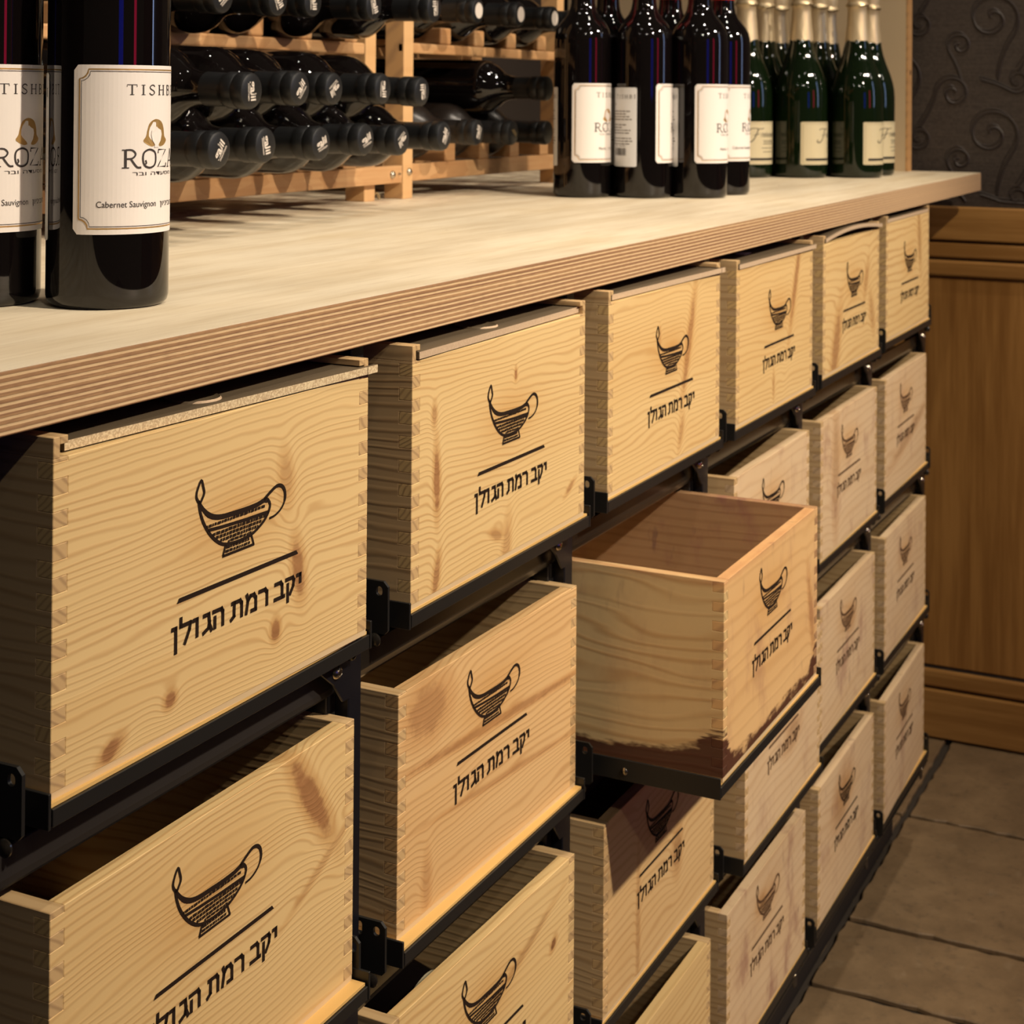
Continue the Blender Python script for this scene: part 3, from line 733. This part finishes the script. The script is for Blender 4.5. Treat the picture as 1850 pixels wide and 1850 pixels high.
# tall pine end panel at the far end of the worktop
ep = empty('end_panel', (8.30, .47, ZT))
b = B(); box(b, 0, .115, .012, 2.38, 0, 1.9); mk('painted_board', b, plain('beige_paint', (.60, .47, .30), .6), ep)
pm = pine('end_panel_pine', 'x', (.64, .38, .17), (.42, .20, .07), 14, 71, contrast=.35)
b = B(); box(b, -.001, .116, 0, .0115, 0, 1.9); o = mk('pine_edging', b, pm, ep)
b = B(); lathe(b, [(0, .003), (.006, .0028), (.016, .001), (.016, 0), (0, 0)], 14); o = mk('knot', b, plain('knot', (.10, .05, .02), .5), ep, (.07, -.001, .63), smooth=True); o.rotation_euler = (pi / 2, 0, 0)
tag(ep, 'tall upright end panel, beige side and pine front edge, on the worktop\'s far end', 'panel')

# ------------------------------------------------------------------ wooden bottle racks on the worktop
def rack_wood():
    t = NT('rack_beech'); v, x, y, z = t.pos()
    q = t.add(t.mul(x, 7.0), t.mul(t.sub(t.noise(t.vec(t.mul(x, 3), 0, t.mul(z, 14)), 1, 1), .5), 2.6))
    fl = t.m_('FLOOR', q); wn = t.n('ShaderNodeTexWhiteNoise', noise_dimensions='1D'); t.t.links.new(fl, wn.inputs['W'])
    g = t.noise(t.vec(t.mul(x, 2), t.mul(y, 10), t.mul(z, 40)), 1, 3, .6)
    c = t.mix(wn.outputs['Value'], (.56, .335, .16), (.44, .24, .105)); c = t.mix(t.mul(t.ss(g, .4, .7), .4), c, (.38, .17, .06))
    return t.out(c, .45, 0, .4)
M['rack'] = rack_wood()
M['rack_post'] = pine('rack_post_beech', 'x', (.62, .39, .19), (.48, .27, .115), 9, 80, contrast=.3)
def dowel_bolt(parent, x, z, y, r=.018):
    b = B(); lathe(b, [(0, .012), (.6 * r, .011), (.85 * r, .007), (r, 0), (0, 0)], 20)
    o = mk('bolt', b, M['bolt'], parent, smooth=True); o.location = Vector((x, y, z)) * S; o.rotation_euler = (pi / 2, 0, 0)
def rack(x0, x1, posts, rail_y, low, shelf, shelf_x1, blocks_low, blocks_up, label):
    e = empty('bottle_rack', (x0, rail_y, ZT)); o0 = (x0, rail_y, ZT)
    def p(name, a, m=M['rack'], bev=.004):
        b = B(); box(b, a[0] - o0[0], a[1] - o0[0], a[2] - o0[1], a[3] - o0[1], a[4] - o0[2], a[5] - o0[2]); return mk(name, b, m, e, bevel=bev, seg=2)
    p('front_rail', (x0, x1, rail_y, rail_y + .038, low[0], low[1]))
    p('shelf_rail', (x0, shelf_x1, rail_y, rail_y + .035, shelf[0], shelf[1]), bev=.008)
    p('back_rail', (x0, x1, 2.56, 2.60, low[0], low[1])); p('back_rail', (x0, x1, 2.56, 2.60, shelf[0], shelf[1]))
    p('shelf_rail', (x0, shelf_x1, 2.2, 2.24, shelf[0], shelf[1]))
    for (pa, pb, y0, top) in posts: p('post', (pa, pb, y0, y0 + .098, ZT, 2.5), M['rack_post'])
    for (pa, pb, y0, top) in posts: p('post', (pa, pb, 2.605, 2.69, ZT, 2.5), M['rack_post'])
    for xb in blocks_low: p('spacer_block', (xb, xb + .100, rail_y + .006, 2.55, low[1] + .001, low[1] + .082))
    for xb in blocks_up: p('spacer_block', (xb, xb + .102, rail_y + .006, 2.55, shelf[1] + .001, shelf[1] + .079), bev=.009)
    tag(e, label, 'rack'); return e, o0
rk1, o1 = rack(.80, 4.134, [(3.880, 3.968, 1.790, 0), (.80, .885, 1.79, 0)], 1.750, (.822, .899), (1.383, 1.433), 3.812,
               [.99, 1.32, 1.655, 1.99, 2.322, 2.655, 2.988, 3.322, 3.657], [.99, 1.30, 1.635, 1.97, 2.300, 2.636, 2.975, 3.314, 3.662],
               'pale beech bottle rack at left, behind the nearest standing bottles')
rk2, o2 = rack(4.140, 5.84, [(4.140, 4.226, 1.750, 0), (5.755, 5.84, 1.750, 0)], 1.7505, (.826, .903), (1.399, 1.447), 5.754,
               [4.538, 4.885, 5.218, 5.567], [4.490, 4.828, 5.178, 5.535],
               'pale beech bottle rack right of the double posts, partly behind the dark bottle group')
for (e, o0, x, z) in ((rk1, o1, 4.046, .860), (rk2, o2, 4.192, .868)):
    dowel_bolt(e, x - o0[0], z - o0[2], -.001)
dowel_bolt(rk1, 4.10 - o1[0], .862 - o1[2], -.001, .006)
b = B(); tube(b, [(3.99 + .028 * cos(a), 1.80, ZT + .004 + .03 * sin(a)) for a in [pi * i / 10 for i in range(11)]], .006, 6)
tag(mk('wire_clip', b, M['wire']), 'small bent wire clip lying between the two rack feet', 'clip')

# ------------------------------------------------------------------ bottles
GL = [(0, .012), (.06, .010), (.110, 0), (.122, .003), (.129, .010), (.1318, .022), (.132, .032), (.132, .10), (.132, .60), (.132, .700), (.132, .715), (.1305, .742), (.124, .770), (.110, .797), (.090, .822), (.072, .845), (.0615, .868), (.056, .895), (.0535, .93), (.0535, .95), (.053, 1.04), (.053, 1.055), (.0, 1.058)]
def capsule_prof(z0, r=.0545, top=1.088):
    return [(r * .985, z0), (r + .0012, z0 + .001), (r + .001, z0 + .01), (r, z0 + .06), (r - .001, top - .10), (r - .001, top - .090), (r + .002, top - .085), (r + .0035, top - .080), (r + .0035, top - .050), (r + .001, top - .046), (r + .0045, top - .040), (r + .0045, top - .012), (r, top - .003), (r - .008, top), (0, top)]
def wrap_fn(R, off=0.0):
    return lambda s, z: ((R + off) * cos(s / R), (R + off) * sin(s / R), z)
def sheet(R, s0, s1, z0, z1, rc=.012, n=40, off=.0012):
    b = B(); f = wrap_fn(R, off); cols = []
    for i in range(n + 1):
        s = s0 + (s1 - s0) * i / n; e = min(s - s0, s1 - s); d = rc - sqrt(max(0, rc * rc - (rc - e) ** 2)) if e < rc else 0
        cols.append((b.verts.new(f(s, z0 + d)), b.verts.new(f(s, z1 - d))))
    for a, c in zip(cols, cols[1:]): b.faces.new((a[0], c[0], c[1], a[1]))
    return b
# capital letters drawn with serifs: strokes on a unit square
GLY = {
 'T': (.86, [([(0, .80), (0, 1), (.86, 1), (.86, .80)], .07), ([(.43, 1), (.43, 0)], .13), ([(.25, .02), (.61, .02)], .06)]),
 'I': (.36, [([(.18, 1), (.18, 0)], .13), ([(0, .98), (.36, .98)], .06), ([(0, .02), (.36, .02)], .06)]),
 'S': (.62, [(spline([(.60, .82), (.48, .97), (.25, .97), (.08, .80), (.16, .60), (.45, .43), (.57, .24), (.42, .04), (.18, .03), (.02, .2)], 3), .10)]),
 'H': (.9, [([(.15, 1), (.15, 0)], .13), ([(.75, 1), (.75, 0)], .13), ([(.15, .52), (.75, .52)], .06), ([(0, .02), (.3, .02)], .06), ([(.6, .02), (.9, .02)], .06), ([(0, .98), (.3, .98)], .06), ([(.6, .98), (.9, .98)], .06)]),
 'B': (.68, [([(.12, 1), (.12, 0)], .13), (spline([(.0, .98), (.38, .97), (.56, .78), (.40, .55), (.12, .53)], 3), .09), (spline([(.12, .53), (.45, .52), (.63, .28), (.45, .04), (0, .02)], 3), .09)]),
 'R': (.95, [([(.17, 1), (.17, 0)], .13), ([(0, .975), (.30, .975)], .055), ([(0, .025), (.34, .025)], .055), (spline([(.17, .97), (.48, .97), (.66, .76), (.50, .53), (.17, .50)], 3), .09), (spline([(.42, .50), (.60, .22), (.76, .04), (.95, .04)], 3), .10)]),
 'O': (.84, [(spline([(.42, .99), (.10, .84), (.03, .5), (.12, .15), (.42, .01), (.73, .15), (.81, .5), (.74, .84)], 3, True), .10, True), (spline([(.17, .42), (.22, .28), (.17, .2)], 3), .09)]),
 'Z': (.84, [([(.08, .78), (.10, .97), (.74, .97), (.06, .04), (.74, .04), (.80, .24)], .085)]),
 'A': (.92, [([(.10, .02), (.46, 1.0)], .06), ([(.46, 1.0), (.82, .02)], .12), ([(.22, .34), (.70, .34)], .06), ([(0, .02), (.24, .02)], .055), ([(.66, .02), (.98, .02)], .055)]),
}
def serif(word, s0, s1, z0, cap, gap=.25, ov={}):
    tot = sum(GLY[c][0] for c in word) + gap * (len(word) - 1); k = (s1 - s0) / tot; x = 0; P = []
    for c in word:
        for st in GLY[c][1]:
            pts = [(s0 + (x + px) * k, z0 + pz * cap) for px, pz in st[0]]
            P += stroke(pts, st[1] * max(k, cap) * .95, len(st) > 2)
        x += GLY[c][0] + gap
    return P
def dens(pts, step=.02):
    out = []
    for a, b_ in zip(pts, pts[1:]):
        n = max(1, int(max(abs(b_[0] - a[0]), 0) / step)); out += [(a[0] + (b_[0] - a[0]) * i / n, a[1] + (b_[1] - a[1]) * i / n) for i in range(n)]
    return out + [pts[-1]]
def frame_path(s0, s1, z0, z1, r):
    P = []
    for (cx, cz, a0) in ((s0, z0, 90), (s1, z0, 180), (s1, z1, 270), (s0, z1, 0)):
        for i in range(5):
            a = radians(a0 - 90 * i / 4); P.append((cx + r * cos(a), cz + r * sin(a)))
    return P
LW, LZ0, LZ1 = .377, .1615, .5225
mc = LW / 2
def front_art(wine):
    gold, ink = [], []
    fp = frame_path(.0135, LW - .0135, LZ0 + .0125, LZ1 - .0095, .020); gold += stroke(dens(fp + [fp[0]]), .0030)
    fp = frame_path(.0175, LW - .0175, LZ0 + .0170, LZ1 - .0140, .020); ink += stroke(dens(fp + [fp[0]]), .0014)
    ink += serif('TISHBI', mc - .075, mc + .075, .4590, .0215, .42)
    ink += serif('ROZA', mc - .085, mc + .085, .3020, .0400, .06)
    ink += fit_text('מסעדה ובר'[::-1], mc - .062, mc + .062, .2865, .0085)
    if wine == 'cab': ink += fit_text('Cabernet Sauvignon', mc - .137, mc - .001, .2190, .0135); ink += fit_text('קברנה סוביניון'[::-1], mc + .014, mc + .150, .2190, .0120)
    else: ink += fit_text('Merlot', mc - .060, mc - .012, .2190, .0135); ink += fit_text('מרלו'[::-1], mc + .004, mc + .045, .2190, .0120)
    hair = spline([(-.026, .352), (-.037, .360), (-.030, .370), (-.026, .386), (-.019, .400), (-.002, .407), (.017, .401), (.026, .386), (.029, .370), (.038, .361), (.027, .351), (.014, .348), (.006, .3495), (-.006, .3495), (-.014, .348)], 3, True)
    face = [(-.0145, .383), (-.006, .3865), (-.001, .391), (.005, .3865), (.014, .383), (.0165, .374), (.013, .361), (.006, .352), (.007, .346), (-.007, .346), (-.006, .352), (-.013, .361), (-.0165, .374)]
    gold.append([(mc + a, z) for a, z in hair]); gold.append([(mc + a, z) for a, z in [(-.004, .3605), (0, .3625), (.004, .3605), (0, .3575)]])
    return gold, ink, [(mc + a, z) for a, z in face]
def back_art():
    r = random.Random(11); ink = []; o = -.018
    ink += serif('TISHBI', .205 - .058, .205 + .058, .472 + o, .018, .42)
    ink += fit_text('2010', .115, .140, .442 + o, .010)
    z = .412 + o
    for ln in range(11):
        if ln in (4, 8): z -= .012
        x = .05; end = r.uniform(.19, .26)
        while x < end:
            w = r.uniform(.008, .024); ink.append([(x, z), (x + w, z), (x + w, z + .0042), (x, z + .0042)]); x += w + .004
        z -= .0125
    x = .135
    while x < .215:                                   # bar code
        w = r.choice((.0012, .0022, .0034)); ink.append([(x, .212 + o), (x + w, .212 + o), (x + w, .246 + o), (x, .246 + o)]); x += w + r.choice((.0014, .0026))
    ink += fit_text('7290 1148 0027', .135, .215, .253 + o, .006)
    for zz in (.195, .186): ink.append([(.10, zz + o), (.235, zz + o), (.235, zz + .003 + o), (.10, zz + .003 + o)])
    return ink
_m = {}
def mesh_of(key, fn):
    if key not in _m: _m[key] = fn()
    return _m[key]
def place(name, tmpl, parent):
    o = tmpl.copy(); COL.objects.link(o); o.parent = parent; o.name = name; return o
def lib(name, bm, mat, **k):
    o = mk(name, bm, mat, **k); COL.objects.unlink(o); return o
RB = .132
def build_wine_lib():
    L = {}
    L['glass'] = lib('glass_body', lathe(B(), GL, 64), M['glass'], smooth=True)
    L['old'] = lib('glass_body', lathe(B(), GL, 40), M['old_glass'], smooth=True)
    L['red'] = lib('capsule', lathe(B(), capsule_prof(.928), 40), M['red_capsule'], smooth=True)
    L['dark'] = lib('capsule', lathe(B(), capsule_prof(.850), 40), M['capsule'], smooth=True)
    L['label'] = lib('front_label', sheet(RB, 0, LW, LZ0, LZ1), M['paper'])
    L['back'] = lib('back_label', sheet(RB, 0, .27, LZ0 - .018, LZ1 - .018, .004), M['back_paper'])
    for w in ('cab', 'mer'):
        g, i, face = front_art(w)
        L['gold_' + w] = lib('gold_print', flat(B(), g, wrap_fn(RB, .0018)), M['gold'])
        L['ink_' + w] = lib('lettering', flat(B(), i, wrap_fn(RB, .0021)), M['ink'])
        L['face_' + w] = lib('portrait', flat(B(), [face], wrap_fn(RB, .0027)), M['paper'])
    L['backink'] = lib('small_print', flat(B(), back_art(), wrap_fn(RB, .0020)), M['ink'])
    return L
L_ = build_wine_lib()
BACK_A = -(.27 + .0875) / RB                       # start angle of the back label
def standing(x, y, left_deg, wine, label, group):
    """left_deg: where the front label starts, measured to the right of the line of sight"""
    e = empty('wine_bottle', (x, y, ZT), 0)
    beta = atan2(CAM.y - y, CAM.x - x)
    e.rotation_euler = (0, 0, beta + radians(left_deg))
    place('glass_body', L_['glass'], e); place('capsule', L_['red'], e)
    lb = place('front_label', L_['label'], e)
    for k, n in (('gold_', 'gold_print'), ('ink_', 'lettering'), ('face_', 'portrait')): place(n, L_[k + wine], lb)
    bk = place('back_label', L_['back'], e); bk.rotation_euler = (0, 0, BACK_A)
    place('small_print', L_['backink'], bk)
    tag(e, label, 'bottle', group); return e
standing(.657, .468, -33, 'cab', 'nearest dark wine bottle, cream label turned right, standing right of its twin', 'big bottles at the left edge')
standing(.538, .728, -33, 'cab', 'wine bottle cut by the left edge of the photo, cream label', 'big bottles at the left edge')
G2 = 'labelled wine bottles grouped mid worktop'
standing(4.770, 1.161, -20.6, 'mer', 'leftmost front bottle of the middle group, gold framed label facing the viewer', G2)
standing(4.890, .904, 24.6, 'mer', 'middle front bottle of the middle group, barcode on its back label showing', G2)
standing(5.033, .685, -8.5, 'mer', 'right front bottle of the middle group, whole bottle in view', G2)
standing(5.050, 1.125 + .03, 60, 'mer', 'back bottle seen between the left and middle ones of the middle group', G2)
standing(5.200, .895, 120, 'mer', 'back bottle seen between the middle and right ones of the middle group', G2)
standing(5.335, .677, -1, 'cab', 'rightmost bottle of the middle group, next to the sparkling wine', G2)

# lying bottles: neck towards the room
def end_print(kind):
    P = []
    if kind == 'galil':
        P += fit_text('galil', -.030, .030, -.008, .026, .02); P += fit_text('mountain', -.026, .028, -.0225, .009, .01)
        P += stroke([(-.030, -.0115), (.006, -.0115), (.009, .020)], .003)
    elif kind == 'blank': P.append([(.036 * cos(a), .036 * sin(a)) for a in [2 * pi * i / 18 for i in range(18)]])
    else: P += [[(-.012, -.03), (.006, -.03), (.018, .0), (.004, .03), (-.004, .01)]]
    b = flat(B(), P, lambda x, z: (x, z, 1.0892)); return b
ENDS = {k: lib('end_emblem', end_print(k), M['cap_print']) for k in ('galil', 'blank', 'gold')}
ENDS['gold'].data.materials[0] = M['wire']
def lying(x, ycap, zcap, zb, kind, spin, label, group, glass='glass', seal=False, scale=1.0):
    L = 1.088 * scale; e = empty('wine_bottle', (x, ycap + L, zb))
    d = (Vector((x, ycap, zcap)) - Vector((x, ycap + L, zb))).normalized()
    e.rotation_mode = 'QUATERNION'; e.rotation_quaternion = d.to_track_quat('Z', 'Y') @ Quaternion((0, 0, 1), radians(spin))
    e.scale = (scale,) * 3
    place('glass_body', L_[glass], e); cp = place('capsule', L_['dark'], e)
    if kind: place('end_emblem', ENDS[kind], cp)
    if seal:
        b = B(); lathe(b, [(.056, .79), (.0585, .80), (.0580, .846), (.0565, .849)], 32); mk('neck_band', b, M['brown_seal'], e, smooth=True)
    tag(e, label, 'bottle', group); return e
GLW, GUP, GTP = 'bottles lying on the lower tier, left rack', 'bottles stacked on the lower bottles, left rack', 'bottles lying on the top tier'
ORD = ('nearest', 'second', 'third', 'fourth', 'fifth', 'sixth')
for i, (x, y, z, sp) in enumerate(((1.87, 1.067, 1.041, 55), (2.2, 1.128, 1.047, -80), (2.537, 1.136, 1.045, 20), (2.87, 1.163, 1.051, 20), (3.205, 1.209, 1.041, 215), (3.54, 1.21, 1.050, 60))):
    lying(x, y, z, 1.047, 'galil', sp, 'lying bottle, %s black capsule in the lowest row of the left rack' % ORD[i], GLW)
for i, (x, y, z, sp) in enumerate(((2.03, 1.063, 1.220, -85), (2.37, 1.112, 1.230, 50), (2.70, 1.19, 1.231, 215), (3.04, 1.194, 1.233, 270), (3.37, 1.216, 1.224, 95))):
    lying(x, y, z, 1.262, 'galil', sp, 'lying bottle, %s black capsule of the row stacked above the lowest' % ORD[i], GUP)
for i, (x, y, z, k, sp) in enumerate(((2.20, 1.30, 1.53, 'galil', 40), (2.537, 1.316, 1.537, 'galil', -60), (2.87, 1.392, 1.551, 'galil', -85), (3.205, 1.336, 1.553, 'galil', -70), (3.54, 1.259, 1.558, 'galil', 95))):
    lying(x, y, z, 1.592, k, sp, 'lying bottle on the upper shelf of the left rack, %s capsule' % ORD[i], GTP)
for i, (x, y, z, k, w) in enumerate(((4.38, 1.502, 1.595, 'blank', 'nearest'), (4.71, 1.453, 1.593, 'blank', 'middle'), (5.06, 1.441, 1.59, 'blank', 'farthest'), (5.40, 1.44, 1.59, 'blank', 'last'))):
    lying(x, y, z, 1.607, k, 30 * i, 'lying bottle on the upper shelf of the right rack, %s pale capsule end' % w, GTP)
for i, (x, y, z, k, w) in enumerate(((4.38, 1.50, 1.046, 'galil', 'left of all, white print on its cap'), (4.77, 1.515, 1.037, 'gold', 'middle, gold mark on its cap'), (5.10, 1.488, 1.032, None, 'rightmost, plain black cap'))):
    lying(x, y, z, 1.052, k, 70, 'dusty lying bottle low in the right rack, ' + w, 'dusty bottles on the lowest tier of the right rack', glass='old')
lying(4.94, 1.412, 1.248, 1.265, None, 0, 'lying bottle with dark red neck band, resting on the dusty ones', None, seal=True)
# bottle inside the crate at the lower left
e = lying(1.86, .065, -1.38, -1.38, None, 0, 'dark bottle with pale label lying in the open crate at lower left', None)
e.location = Vector((1.83, .075, -1.425)) * S
e.rotation_quaternion = Vector((0, .965, .20)).normalized().to_track_quat('Z', 'Y')
mk('small_label', sheet(RB, .13, .27, .17, .27, .004), plain('dimmed_paper', (.42, .37, .25), .6), e)  # cream paper darkened to stand for the dim crate interior

# sparkling wine
CH = [(0, .02), (.05, .018), (.12, 0), (.143, .005), (.150, .014), (.1528, .026), (.153, .036), (.153, .10), (.153, .40), (.153, .46), (.1500, .51), (.1410, .56), (.124, .615), (.102, .67), (.084, .725), (.0720, .78), (.0640, .84), (.058, .90), (.054, .96), (.052, 1.0), (0, 1.0)]
FO = [(.0705, .797), (.0668, .84), (.0608, .90), (.0568, .96), (.0560, .995), (.064, 1.005), (.064, 1.02), (.056, 1.03), (.060, 1.06), (.062, 1.09), (.055, 1.11), (.03, 1.118), (0, 1.119)]
chp = {}
chp['g'] = lib('glass_body', lathe(B(), CH, 56), M['green_glass'], smooth=True)
fb_ = B(); lathe(fb_, FO, 40)
for v in fb_.verts:
    a = atan2(v.co.y, v.co.x)
    if v.co.z < .80: v.co.z += .006 * sin(5 * a) + .004 * sin(11 * a + 1)
    k = 1 + .02 * sin(7 * a + v.co.z * 40); v.co.x *= k; v.co.y *= k
chp['f'] = lib('gold_foil', fb_, M['foil'], smooth=True)
wb = B(); tube(wb, [(.067 * cos(a), .067 * sin(a), 1.008 + .003 * sin(3 * a)) for a in [2 * pi * i / 32 for i in range(33)]], .0045, 6)
chp['w'] = lib('wire_muzzle', wb, M['wire'], smooth=True)
RC = .153
chp['l'] = lib('front_label', sheet(RC, 0, .40, .078, .325, .003), M['cream_paper'])
chp['b'] = lib('black_stripe', flat(B(), [q for q in stroke(dens([(.03, .1075), (.37, .1075)], .015), .0135)], wrap_fn(RC, .0018)), M['black_band'])
def script_word():
    P = []
    P += stroke(spline([(.118, .275), (.125, .284), (.150, .286), (.180, .282), (.205, .287)], 3), .0035)      # sweeping bar of the F
    P += stroke(spline([(.168, .284), (.160, .262), (.148, .236), (.132, .214), (.112, .205), (.100, .213), (.106, .222)], 3), .0055)
    P += stroke(spline([(.138, .246), (.160, .250), (.178, .256)], 3), .003)
    for q in fit_text('reixenet', .182, .300, .236, .034): P.append([(a + (z - .236) * .45, z) for a, z in q])
    for zz, a, b_ in ((.214, .20, .30), (.206, .205, .295), (.196, .20, .30), (.172, .19, .29), (.150, .20, .30)): P += stroke(dens([(a, zz), (b_, zz)], .02), .0028)
    return P
chp['t'] = lib('script_lettering', flat(B(), script_word(), wrap_fn(RC, .0022)), M['ink'])
fp_ = [(.012, .09), (.388, .09), (.388, .315), (.012, .315), (.012, .09)]
chp['r'] = lib('label_border', flat(B(), stroke(dens(fp_, .02), .0016), wrap_fn(RC, .0018)), M['wire'])
def sparkling(x, y, left, label):
    e = empty('sparkling_wine_bottle', (x, y, ZT)); e.rotation_euler = (0, 0, atan2(CAM.y - y, CAM.x - x) + radians(left))
    place('glass_body', chp['g'], e); f = place('gold_foil', chp['f'], e); place('wire_muzzle', chp['w'], f)
    l = place('front_label', chp['l'], e); place('black_stripe', chp['b'], l); place('script_lettering', chp['t'], l); place('label_border', chp['r'], l)
    tag(e, label, 'bottle', 'gold foiled sparkling wine bottles')
sparkling(7.036, 1.123, -35, 'green sparkling wine bottle, front row, half behind the labelled wine bottles')
sparkling(7.194, .840, 0, 'green sparkling wine bottle, middle of the front row, gold foil neck')
sparkling(7.389, .560, 14.5, 'green sparkling wine bottle, front row, nearest the end panel')
sparkling(7.340, 1.113, 40, 'sparkling wine bottle, second row, gold neck right of the half hidden front one')
sparkling(7.532, .839, 60, 'sparkling wine bottle, second row, between the two full front ones')
sparkling(7.722, .571, -18, 'rightmost sparkling wine bottle, in the second row beside the end panel')
sparkling(7.666, 1.128, 60, 'sparkling wine bottle, third row, leftmost farthest gold neck')
sparkling(7.850, .865, 60, 'sparkling wine bottle, third row, farthest gold neck near the middle')

# ------------------------------------------------------------------ coloured tubes and small ceiling lamps of the room, behind the camera
def neon(x, y, z0, z1, r, col, power, label):
    b = B(); tube(b, [(0, 0, 0), (0, 0, (z1 - z0) / 2), (0, 0, z1 - z0)], r, 12)
    m = bpy.data.materials.new('neon'); m.use_nodes = True; p = m.node_tree.nodes['Principled BSDF']
    p.inputs['Base Color'].default_value = (*col, 1); p.inputs['Emission Color'].default_value = (*col, 1); p.inputs['Emission Strength'].default_value = power
    tag(mk('neon_tube', b, m, None, (x, y, z0), smooth=True), label, 'lamp')
neon(-11.6, -21.8, 1.2, 6.5, 1.9, (.02, .05, 1), 1.2, 'blue neon tube standing across the room')
neon(.05, -24.0, 1.2, 6.5, 1.1, (1, .02, .10), 2.8, 'red neon tube standing across the room')
neon(8.2, -9.0, 1.2, 5.0, .30, (.45, .6, 1), 5.5, 'cool white neon tube standing across the room')

bulb_m = bpy.data.materials.new('lamp_glow'); bulb_m.use_nodes = True; p = bulb_m.node_tree.nodes['Principled BSDF']
p.inputs['Emission Color'].default_value = (1, .93, .8, 1); p.inputs['Emission Strength'].default_value = 120
bl = None
for i, (x, y, z) in enumerate(((.2, .1, 6.0), (5.0, -.7, 6.0), (-4.3, .6, 6.0), (-1.1, -8.8, 5.4), (8.1, -6.3, 4.6), (7.9, -7.7, 6.0), (2.6, 1.9, 6.0), (2.4, -3.2, 6.0), (-3.5, -4.2, 6.0))):
    if bl is None:
        e = empty('ceiling_lamp', (x, y, z)); b = B(); lathe(b, [(0, -.08), (.05, -.06), (.08, -.005), (.06, .02), (0, .02)], 16); mk('bulb', b, bulb_m, e, smooth=True)
        b = B(); lathe(b, [(.085, .005), (.095, .005), (.10, .10), (.04, .22), (0, .22)], 20); mk('lamp_shade', b, M['black_steel'], e, smooth=True); bl = e
    else: e = copy_tree(bl); e.location = Vector((x, y, z)) * S
    tag(e, 'small black ceiling spotlight behind the camera', 'lamp', 'ceiling spotlights')
